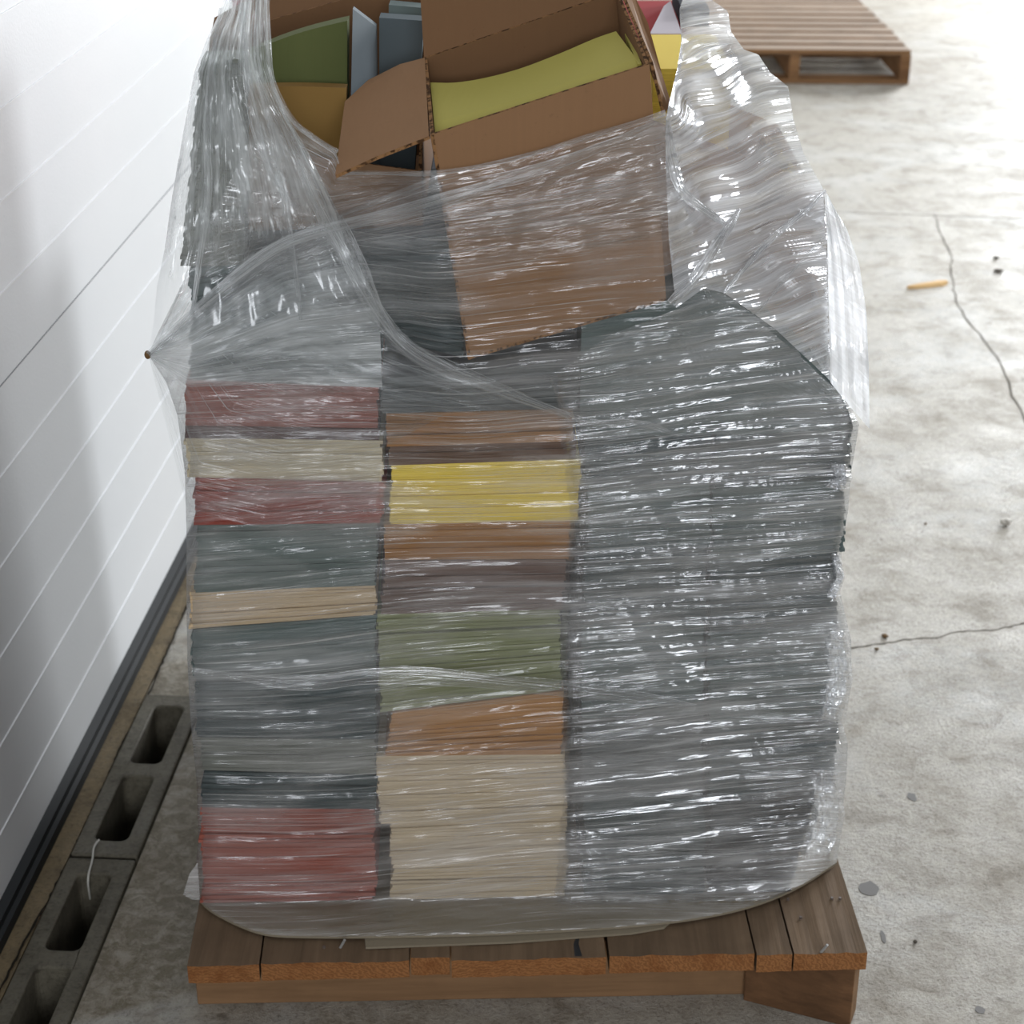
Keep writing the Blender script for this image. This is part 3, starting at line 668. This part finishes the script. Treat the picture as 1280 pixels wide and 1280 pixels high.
lay(852, 886, 33, 33, zt2+.001, 2.40, .16, .022, 'ink', 'black paper stack lying on the red one at the back')
# brown torn bundle under the left carton
# ---------------------------------------------------------------- stretch film
wrap = empty('stretch_wrap', FP0+PU*.4+Vector((0, 0, ZB)), 'clear crinkled stretch film wrapped around the whole stacked load, torn open at the top', 'plastic wrap')
CTRL = [(x, y, -.012) for x in (250, 470, 700, 900, 1050) for y in (560, 760, 960, 1090)]
CTRL += [(585, 440, None), (700, 410, None), (830, 375, None), (540, 215, None), (700, 180, None), (830, 140, None), (560, 320, None), (700, 300, None), (830, 260, None), (620, 260, None), (770, 220, None)]
CTRL += [(380, 445, -.012), (480, 420, -.012), (300, 330, -.0), (420, 300, -.005), (480, 260, -.03), (420, 200, -.05), (350, 120, .02), (300, 20, .05), (260, 100, .02), (240, 220, -.002), (200, 400, -.02), (185, 443, -.03), (330, 220, -.0)]
CTRL += [(880, 340, -.01), (950, 400, -.012), (1060, 530, -.01), (900, 250, .01), (1000, 300, .04), (870, 120, .05), (880, 20, .12), (960, 80, .12), (1030, 240, .07), (990, 150, .09), (1085, 530, -.01), (1080, 400, .02)]
bx = ((FT['br']-FT['bl']).cross(FT['tl']-FT['bl'])).normalized()
def boxplaneY(x, y):
    r = ray(x, y); return (ORG+r*((FT['bl']-ORG).dot(bx)/r.dot(bx))).y
CT = []
for x, y, o_ in CTRL:
    CT.append((x, y, (boxplaneY(x, y)-.007-fY(x, y)) if o_ is None else o_))
def filmoff(x, y):
    s_ = w_ = 0
    for cx, cy, o_ in CT:
        d = ((x-cx)**2+(y-cy)**2)/2500.0+.02; k = 1/d**1.6; s_ += k*o_; w_ += k
    off = s_/w_
    # stay in front of the leaning carton's face
    xl = 538+(y-169)*(585-538)/(450-169); xr_ = 812+(y-80)*(833-812)/(376-80); yb_ = 450+(x-585)*(376-450)/248
    g = min((x-xl)/12, (xr_-x)/12, (yb_-y)/10)+1
    if g > 0:
        bo = boxplaneY(x, y)-.006-fY(x, y); g = min(g, 1); off = min(off, off*(1-g)+bo*g)
    return off
def coons(bot, top, left, right, nu, nv):
    B = polyline(bot, nu); T_ = polyline(top, nu); L_ = polyline(left, nv); R_ = polyline(right, nv); out = []
    for j in range(nv+1):
        t = j/nv; row = []
        for i in range(nu+1):
            s_ = i/nu; p = []
            for c in (0, 1):
                p.append((1-t)*B[i][c]+t*T_[i][c]+(1-s_)*L_[j][c]+s_*R_[j][c]-((1-s_)*(1-t)*B[0][c]+s_*(1-t)*B[nu][c]+(1-s_)*t*T_[0][c]+s_*t*T_[nu][c]))
            row.append(tuple(p))
        out.append(row)
    return out
def sheet(name, bot, top, left, right, nu, nv, mt, extra=0.0, fold=(2.5, 30), amp=.003, edge=.03, edgepx=.04, uvk=(1, 1), label=None, low=None, seed=0, sides=False, planar=0):
    g = coons(bot, top, left, right, nu, nv); vs_, uvs, fs = [], [], []
    for j, row in enumerate(g):
        for i, (x, y) in enumerate(row):
            s_, t = i/nu, j/nv; off = filmoff(x, y)+extra
            nz = noise.fractal(Vector((s_*fold[0]+seed, t*fold[1], seed*1.7)), 1.0, 2.0, 4)
            em = min(s_, 1-s_, .06)/.06
            if planar:
                p = front(x, y, off); uu = (p-FP0).dot(PU); zz = p.z; zz += (.02 if planar < 2 else .045)*noise.noise(Vector((uu*3, zz*3, seed)))-.10*uu*planar
                nz = noise.fractal(Vector((uu*5+seed, zz*75, seed*1.7)), 1.0, 2.0, 4)
            off += amp*nz*min(1, j/3)
            if edge:
                e = max(0, 1-min(s_, 1-s_)/edgepx); off += edge*e*e
            if low and j == 0: p = atZ(x, y, low)
            elif low and y > 1128: 
                p = front(x, y, off); q = atZ(x, y, low+.004+.04*t); p = q if q.y < p.y else p
            else:
                p = atY(x, y, fY(x, y)+off)
            vs_.append(p); uvs.append((uu+seed, zz) if planar else (s_*uvk[0], t*uvk[1]))
    W_ = nu+1
    for j in range(nv):
        for i in range(nu): a = j*W_+i; fs.append((a, a+1, a+W_+1, a+W_))
    if sides:
        for sgn, col_ in (((-1, 0), (1, nu)) if sides is True else ((1, nu),)):
            base = len(vs_); nb = 14
            for k in range(1, nb+1):
                for j in range(nv+1):
                    p = Vector(vs_[j*W_+col_]); t = k/nb
                    q = p+PN*(.86 if sides is True else .3)*t; q.x += -sgn*.03*t+(max(0, FP0.x-.008-p.x)*min(1, t*3) if sgn < 0 else 0)+.006*noise.noise(Vector((k*.5, j*.12, sgn)));
                    vs_.append(q); uvs.append((uvs[j*W_+col_][0]+sgn*t*.86, uvs[j*W_+col_][1]))
            for k in range(nb):
                for j in range(nv):
                    a = (j*W_+col_) if k == 0 else base+(k-1)*(nv+1)+j; a2 = ((j+1)*W_+col_) if k == 0 else a+1
                    b = base+k*(nv+1)+j; fs.append((a, a2, b+1, b) if sgn < 0 else (a, b, b+1, a2))
    o = child_mesh(name, vs_, fs, mt, wrap, smooth=True, uvs=uvs)
    if label: o['label'] = label
    return o
LEFT = [(250, 1126), (243, 1100), (248, 1050), (246, 980), (238, 900), (234, 820), (233, 740), (233, 660), (231, 590), (222, 520), (208, 478), (185, 443)]
LEFTU = [(185, 443), (192, 405), (196, 360), (206, 310), (213, 260), (222, 205), (232, 150), (243, 90), (258, 50), (275, 15), (286, -20)]
RIGHT = [(1046, 1078), (1052, 1030), (1058, 970), (1060, 930), (1052, 900), (1064, 850), (1064, 800), (1050, 740), (1052, 690), (1060, 640), (1064, 590), (1070, 555), (1074, 530), (1060, 500), (1038, 476)]
TOPMAIN = [(185, 443), (230, 400), (330, 330), (420, 300), (470, 270), (545, 245), (640, 225), (740, 195), (832, 150), (838, 200), (850, 300), (875, 350), (905, 366), (935, 388), (970, 412), (1005, 442), (1038, 476)]
sheet('film_layer', BOTS, TOPMAIN, LEFT, RIGHT, 150, 220, M['film_base'], 0, (3, 45), .004, .025, .035, (.8, .95), low=ZB+.001, sides=True, planar=.4)
# second wrap over the right half, tightly folded
sheet('film_layer', [(690, 1150), (800, 1148), (880, 1140), (945, 1126), (1000, 1104), (1043, 1076)], [(690, 470), (760, 420), (850, 385), (890, 372), (940, 395), (1000, 445), (1036, 480)],
      [(690, 1150), (702, 1000), (700, 800), (712, 640), (690, 470)], RIGHT[0:1]+RIGHT[1:-1]+[(1036, 480)], 110, 200, M['film_right'], -.004, (4, 70), .006, .02, .04, (.5, .9), label='taut film with horizontal glinting folds', seed=3, planar=1.0)
# bulges where film stands off the right edge
# curtain of gathered film at the upper left
sheet('film_curtain', [(185, 443), (260, 420), (350, 400), (430, 370), (505, 440)], [(286, -20), (300, -20), (315, -20), (325, -20), (334, -20)], LEFTU, [(505, 440), (455, 350), (425, 270), (385, 190), (362, 150), (345, 115), (337, 80), (334, 30), (334, -20)],
      70, 140, M['film_curtain'], -.008, (22, 4), .007, .02, .05, (.35, .5), label='milky gathered film hanging from the torn top edge', seed=5)
# film lip from the curtain under the carton flap
sheet('film_layer', [(190, 440), (260, 385), (360, 330), (470, 275), (560, 255)], [(345, 112), (366, 152), (395, 173), (420, 190), (428, 214), (480, 217), (545, 219)], [(190, 440), (250, 300), (345, 112)], [(560, 255), (545, 219)], 60, 60, M['film_band'], -.006, (3, 30), .004, 0, .03, (.5, .35), seed=8)
sheet('film_layer', [(186, 446), (235, 484), (340, 480), (478, 484)], [(187, 441), (250, 388), (340, 312), (430, 285)], [(186, 446), (187, 441)], [(478, 484), (474, 390), (430, 285)], 70, 50, M['film_milk'], -.006, (3, 16), .003, 0, .03, (.5, .4), label='milky layered film fanning out from the pinched point', seed=9)
# band of film stretched over the carton
sheet('film_band', [(188, 446), (300, 372), (420, 330), (560, 335), (700, 320), (835, 290)], [(188, 438), (310, 318), (400, 276), (545, 219), (640, 200), (700, 181), (780, 158), (832, 140)], [(188, 446), (188, 438)], [(835, 290), (840, 210), (832, 140)],
      110, 50, M['film_band'], -.008, (3, 26), .004, 0, .03, (.8, .3), label='film band stretched across the front of the leaning carton', seed=11)
# crossed fan of film from the pinched knot
sheet('film_layer', [(186, 446), (235, 640), (330, 660), (470, 640)], [(188, 440), (330, 330), (520, 430), (720, 520)], [(186, 446), (187, 443), (188, 440)], [(470, 640), (478, 560), (560, 516), (720, 520)], 80, 60, M['film_fan'], -.005, (2, 20), .002, 0, .03, (.6, .8), label='fan of film folds spreading from the pinched point', seed=14)
# crumpled bright film at the upper right
URT = [(852, 40), (849, 12), (856, -8), (875, -10), (893, 2), (910, 14), (914, 40), (930, 62), (948, 68), (962, 90), (985, 108), (992, 150), (1004, 190), (1030, 238)]
sheet('film_crumple', [(845, 385), (880, 360), (905, 366), (970, 412), (1038, 476)], URT, [(845, 385), (836, 300), (832, 200), (832, 150), (845, 110), (853, 75), (852, 40)], [(1038, 476), (1036, 400), (1034, 300), (1030, 238)],
      90, 120, M['film_bright'], -.004, (3, 22), .005, .0, .04, (.35, .5), label='crumpled glaring film bunched over the right carton', seed=17, planar=3.0, sides='R')
sheet('film_panel', [(1038, 478), (1062, 508), (1087, 536)], [(1030, 236), (1036, 246), (1044, 262)], [(1038, 478), (1036, 400), (1034, 300), (1030, 236)], [(1087, 536), (1086, 460), (1083, 390), (1074, 330), (1058, 285), (1044, 262)], 16, 60, M['film_glare'], -.01, (8, 3), .006, .0, .04, (.3, .1), label='taut white glaring panel of film on the right ending in a point', seed=19)
# added patches of whitened film, painting bright spots along the lower right edge
for k, (x0, x1, y0, y1) in enumerate([(1000, 1056, 962, 1076), (1018, 1066, 790, 905), (1030, 1056, 692, 752), (1026, 1066, 580, 615)]):
    xm = x1-6
    sheet('film_crumple', [(x0, y1-8), (xm-4, y1)], [(x0+8, y0), (xm, y0)], [(x0, y1-8), (x0+14, (y0+y1)/2), (x0+8, y0)], [(xm-4, y1), (x1, (y0+y1)/2), (xm, y0)], 24, 40, M['film_bright'], -.007, (6, 9), .007, .022, .25, (.12, .16), seed=23+k)
# ropes and hems
def rope(pts, width, off=-.012, mt='film_rope', n=70, folds=3, name='film_strand', seed=0, taper=.3):
    P_ = polyline(smoothed(pts, 2), n); vs_, uvs, fs = [], [], []; m = 8
    for i, (x, y) in enumerate(P_):
        x2, y2 = P_[min(i+1, n)]; x1, y1 = P_[max(i-1, 0)]; L_ = math.hypot(x2-x1, y2-y1) or 1; nx, ny = -(y2-y1)/L_, (x2-x1)/L_
        t = i/n; wd = width*(taper+(1-taper)*math.sin(math.pi*min(max(t, .02), .98))**.6)*(1+.35*noise.noise(Vector((t*6, seed, 1))))
        for j in range(m+1):
            s_ = j/m-.5; px, py = x+nx*wd*s_, y+ny*wd*s_
            dpt = -.002*math.cos(s_*math.pi)-.0025*noise.noise(Vector((j*.9, t*5, seed+3)))
            vs_.append(atY(px, py, fY(px, py)+filmoff(px, py)+off+dpt)); uvs.append((t*.4, s_*.06+seed*.37))
    W_ = m+1
    for i in range(n):
        for j in range(m): a = i*W_+j; fs.append((a, a+1, a+W_+1, a+W_))
    return child_mesh(name, vs_, fs, M[mt], wrap, smooth=True, uvs=uvs)
rope([(185, 443), (240, 390), (310, 332), (360, 300), (420, 283), (500, 266), (590, 240), (700, 204), (790, 168), (832, 146)], 17, seed=1)
rope([(372, 200), (392, 250), (425, 310), (460, 375), (500, 430), (545, 458), (610, 482), (670, 505), (712, 520)], 20, seed=2)
rope([(425, 270), (450, 320), (470, 380), (500, 428)], 12, seed=3)
rope([(334, 0), (336, 80), (345, 115), (365, 152), (395, 174), (422, 190)], 7, seed=4, off=-.010, taper=.9)
rope([(425, 216), (480, 216), (545, 218), (640, 200), (740, 170), (832, 140)], 6, seed=5, off=-.010, taper=.9)
rope([(240, 838), (300, 846), (380, 856), (470, 842), (560, 846), (660, 856), (760, 866), (870, 885)], 22, seed=6, off=-.010, mt='film_band')
rope([(300, -10), (306, 60), (312, 130), (330, 200), (352, 240), (372, 262)], 12, seed=7)
rope([(322, -10), (318, 80), (340, 160), (350, 220), (366, 300), (376, 400)], 9, seed=8)
rope([(276, 10), (262, 90), (258, 180), (262, 240), (250, 320), (240, 400)], 10, seed=9)
rope([(945, 394), (980, 350), (1010, 318), (1030, 296)], 4, seed=10)
rope([(688, 470), (706, 516), (740, 532), (800, 526), (850, 545)], 10, seed=11, mt='film_band')
rope([(835, 150), (838, 190), (850, 240), (880, 262), (906, 280)], 14, seed=13, mt='film_bright')
rope([(905, 366), (960, 300), (1010, 262), (1032, 238)], 9, seed=14, mt='film_bright')
rope([(836, 378), (870, 350), (900, 300), (925, 262)], 16, seed=15, mt='film_bright')
# loose tab at lower left and knot at the pinched point
tab = [front(x, y, -.02) for x, y in ((247, 1078), (237, 1092), (229, 1118), (240, 1124), (250, 1124))]
v, f = slab(tab, .0008, Vector((0, -1, 0))); child_mesh('film_fold', v, f, M['film_base'], wrap, uvs=[(p.x, p.z) for p in v])
kp = atY(184.5, 443.5, fY(185, 443)+filmoff(185, 443)-.006)
bm = bmesh.new(); bmesh.ops.create_icosphere(bm, subdivisions=2, radius=.0035)
me = bpy.data.meshes.new('film_knot'); bm.to_mesh(me); bm.free(); me.materials.append(M['leaf']); o = bpy.data.objects.new('film_knot', me); C.objects.link(o); o.parent = wrap; o.location = kp-Vector(wrap.location); o.scale = (1, 1, 1.4); o['label'] = 'dark twisted knot at the pinched point'
# strand hanging into the block cell
def tube(name, pts, r, mt, parent=None, label=None, cat=None):
    cu = bpy.data.curves.new(name, 'CURVE'); cu.dimensions = '3D'; cu.bevel_depth = r; cu.bevel_resolution = 2; s_ = cu.splines.new('NURBS'); s_.points.add(len(pts)-1)
    for p, q in zip(s_.points, pts): p.co = (*q, 1)
    s_.use_endpoint_u = True; s_.order_u = 3; cu.materials.append(mt)
    o = bpy.data.objects.new(name, cu); dg = bpy.context.evaluated_depsgraph_get(); C.objects.link(o); dg.update()
    me = bpy.data.meshes.new_from_object(o.evaluated_get(bpy.context.evaluated_depsgraph_get())); bpy.data.objects.remove(o)
    o = bpy.data.objects.new(name, me); C.objects.link(o)
    if label: props(o, label, cat)
    return o
M['strand'] = plain('clear_strand', srgb(196, 194, 186), .3, .5)
tube('film_strip', [atZ(124, 1050, .010), atZ(117, 1056, .010), atZ(116, 1075, .009), atZ(109, 1097, .009), atZ(112, 1120, -.03), atZ(119, 1160, -.12)], .0016, M['strand'], None, 'thin clear plastic strand hanging into a cell of the nearest cinder block', 'plastic strand')

# ---------------------------------------------------------------- far pallet
pc = atZ(1140, 63, .13); pc.z = 0
far = empty('wooden_pallet', pc, 'empty slatted wooden pallet lying on the bright floor in the background', 'pallet')
ax = Vector((-1, .0, 0)); ax = Matrix.Rotation(math.radians(-2.2), 3, 'Z')@ax; ay = Vector((-.012, 1, 0)).normalized()
W_ = 1.0; H_ = .13; bt = .018
for i in range(13):
    o0 = pc+ay*(i*.1225)+ax*random.uniform(-.004, .006)+Vector((0, 0, H_-bt)); vs_, fs = [], []
    hexa(vs_, fs, box_pts(o0+ax*W_, -ax*W_, ay*random.uniform(.082, .094), Vector((0, 0, bt))))
    o = fixn(child_mesh('deck_board', vs_, fs, [M['wood_far'], M['wood_farx']], far, midx=[0, 0, 1, 0, 0, 0])); bv = o.modifiers.new('b', 'BEVEL'); bv.width = .002
for d in (0, .42, .96):
    o0 = pc+ax*d+ay*.004+Vector((0, 0, .0165)); vs_, fs = [], []
    hexa(vs_, fs, box_pts(o0+ax*.038, -ax*.038, ay*1.55, Vector((0, 0, H_-bt-.017))))
    fixn(child_mesh('stringer', vs_, fs, M['wood_farx'], far))
for i in range(4):
    o0 = pc+ay*(i*.48+.005); vs_, fs = [], []; hexa(vs_, fs, box_pts(o0+ax*W_, -ax*W_, ay*.09, Vector((0, 0, .016))))
    fixn(child_mesh('bottom_board', vs_, fs, M['wood_farx'], far))
# ---------------------------------------------------------------- litter on the floor
def splinter():
    a = atZ(1134, 360, .003); b = atZ(1184, 353, .003); d = b-a; s_ = Vector((-d.y, d.x, 0)).normalized()
    prof = [(0, .0015), (.2, .008), (.45, .012), (.7, .013), (.8, .016), (.95, .009), (1, .004)]; vs_, fs = [], []
    for t, w2 in prof:
        p = a+d*t; vs_ += [p-s_*w2+Vector((0, 0, -.003)), p+s_*w2+Vector((0, 0, -.003)), p+s_*w2*.6+Vector((0, 0, .006)), p-s_*w2*.6+Vector((0, 0, .005))]
    for i in range(len(prof)-1):
        for j in range(4): fs.append((i*4+j, i*4+(j+1) % 4, i*4+4+(j+1) % 4, i*4+4+j))
    fs += [(0, 1, 2, 3), (24, 25, 26, 27)]
    o = fixn(mesh('wood_splinter', vs_, fs, plain('splinter_wood', srgb(206, 170, 118), .8), origin=a)); props(o, 'pale wood splinter lying on the concrete right of the load', 'wood splinter')
splinter()
def pebble(x, y, r, mt, nm, label, cat, flat_=.5, group=None):
    bm = bmesh.new(); bmesh.ops.create_icosphere(bm, subdivisions=2, radius=r)
    for vv in bm.verts:
        k = 1+.45*noise.noise(vv.co/r*1.3+Vector((x, y, 0))); vv.co *= k; vv.co.z *= flat_
    zmin = min(vv.co.z for vv in bm.verts); p = atZ(x, y, 0)
    for vv in bm.verts: vv.co.z -= zmin
    me = bpy.data.meshes.new(nm); bm.to_mesh(me); bm.free(); me.materials.append(mt); o = bpy.data.objects.new(nm, me); C.objects.link(o); o.location = p
    return props(o, label, cat, group)
pebble(1257, 656, .011, M['chip'], 'concrete_chip', 'pale concrete chip near the right border of the floor', 'stone chip', .6)
pebble(1106, 796, .006, M['leaf'], 'leaf_scrap', 'small brown scrap beside the floor crack', 'debris', .4)
pebble(1096, 812, .004, M['leaf'], 'leaf_scrap', 'tiny brown scrap just below the floor crack', 'debris', .4)
pebble(1248, 340, .012, M['crack'], 'dirt_clod', 'dark flat dirt crumb on the bright floor near the right border', 'debris', .3)
pebble(1245, 324, .007, M['crack'], 'dirt_clod', 'small round dirt crumb above the flat dark one', 'debris', .6)
pebble(1157, 655, .003, M['leaf'], 'leaf_scrap', 'tiny speck on the open floor right of the load', 'debris', .4)
pebble(1144, 1268-90, .003, M['crack'], 'dirt_clod', 'dark speck on the floor beside the pallet corner', 'debris', .4)
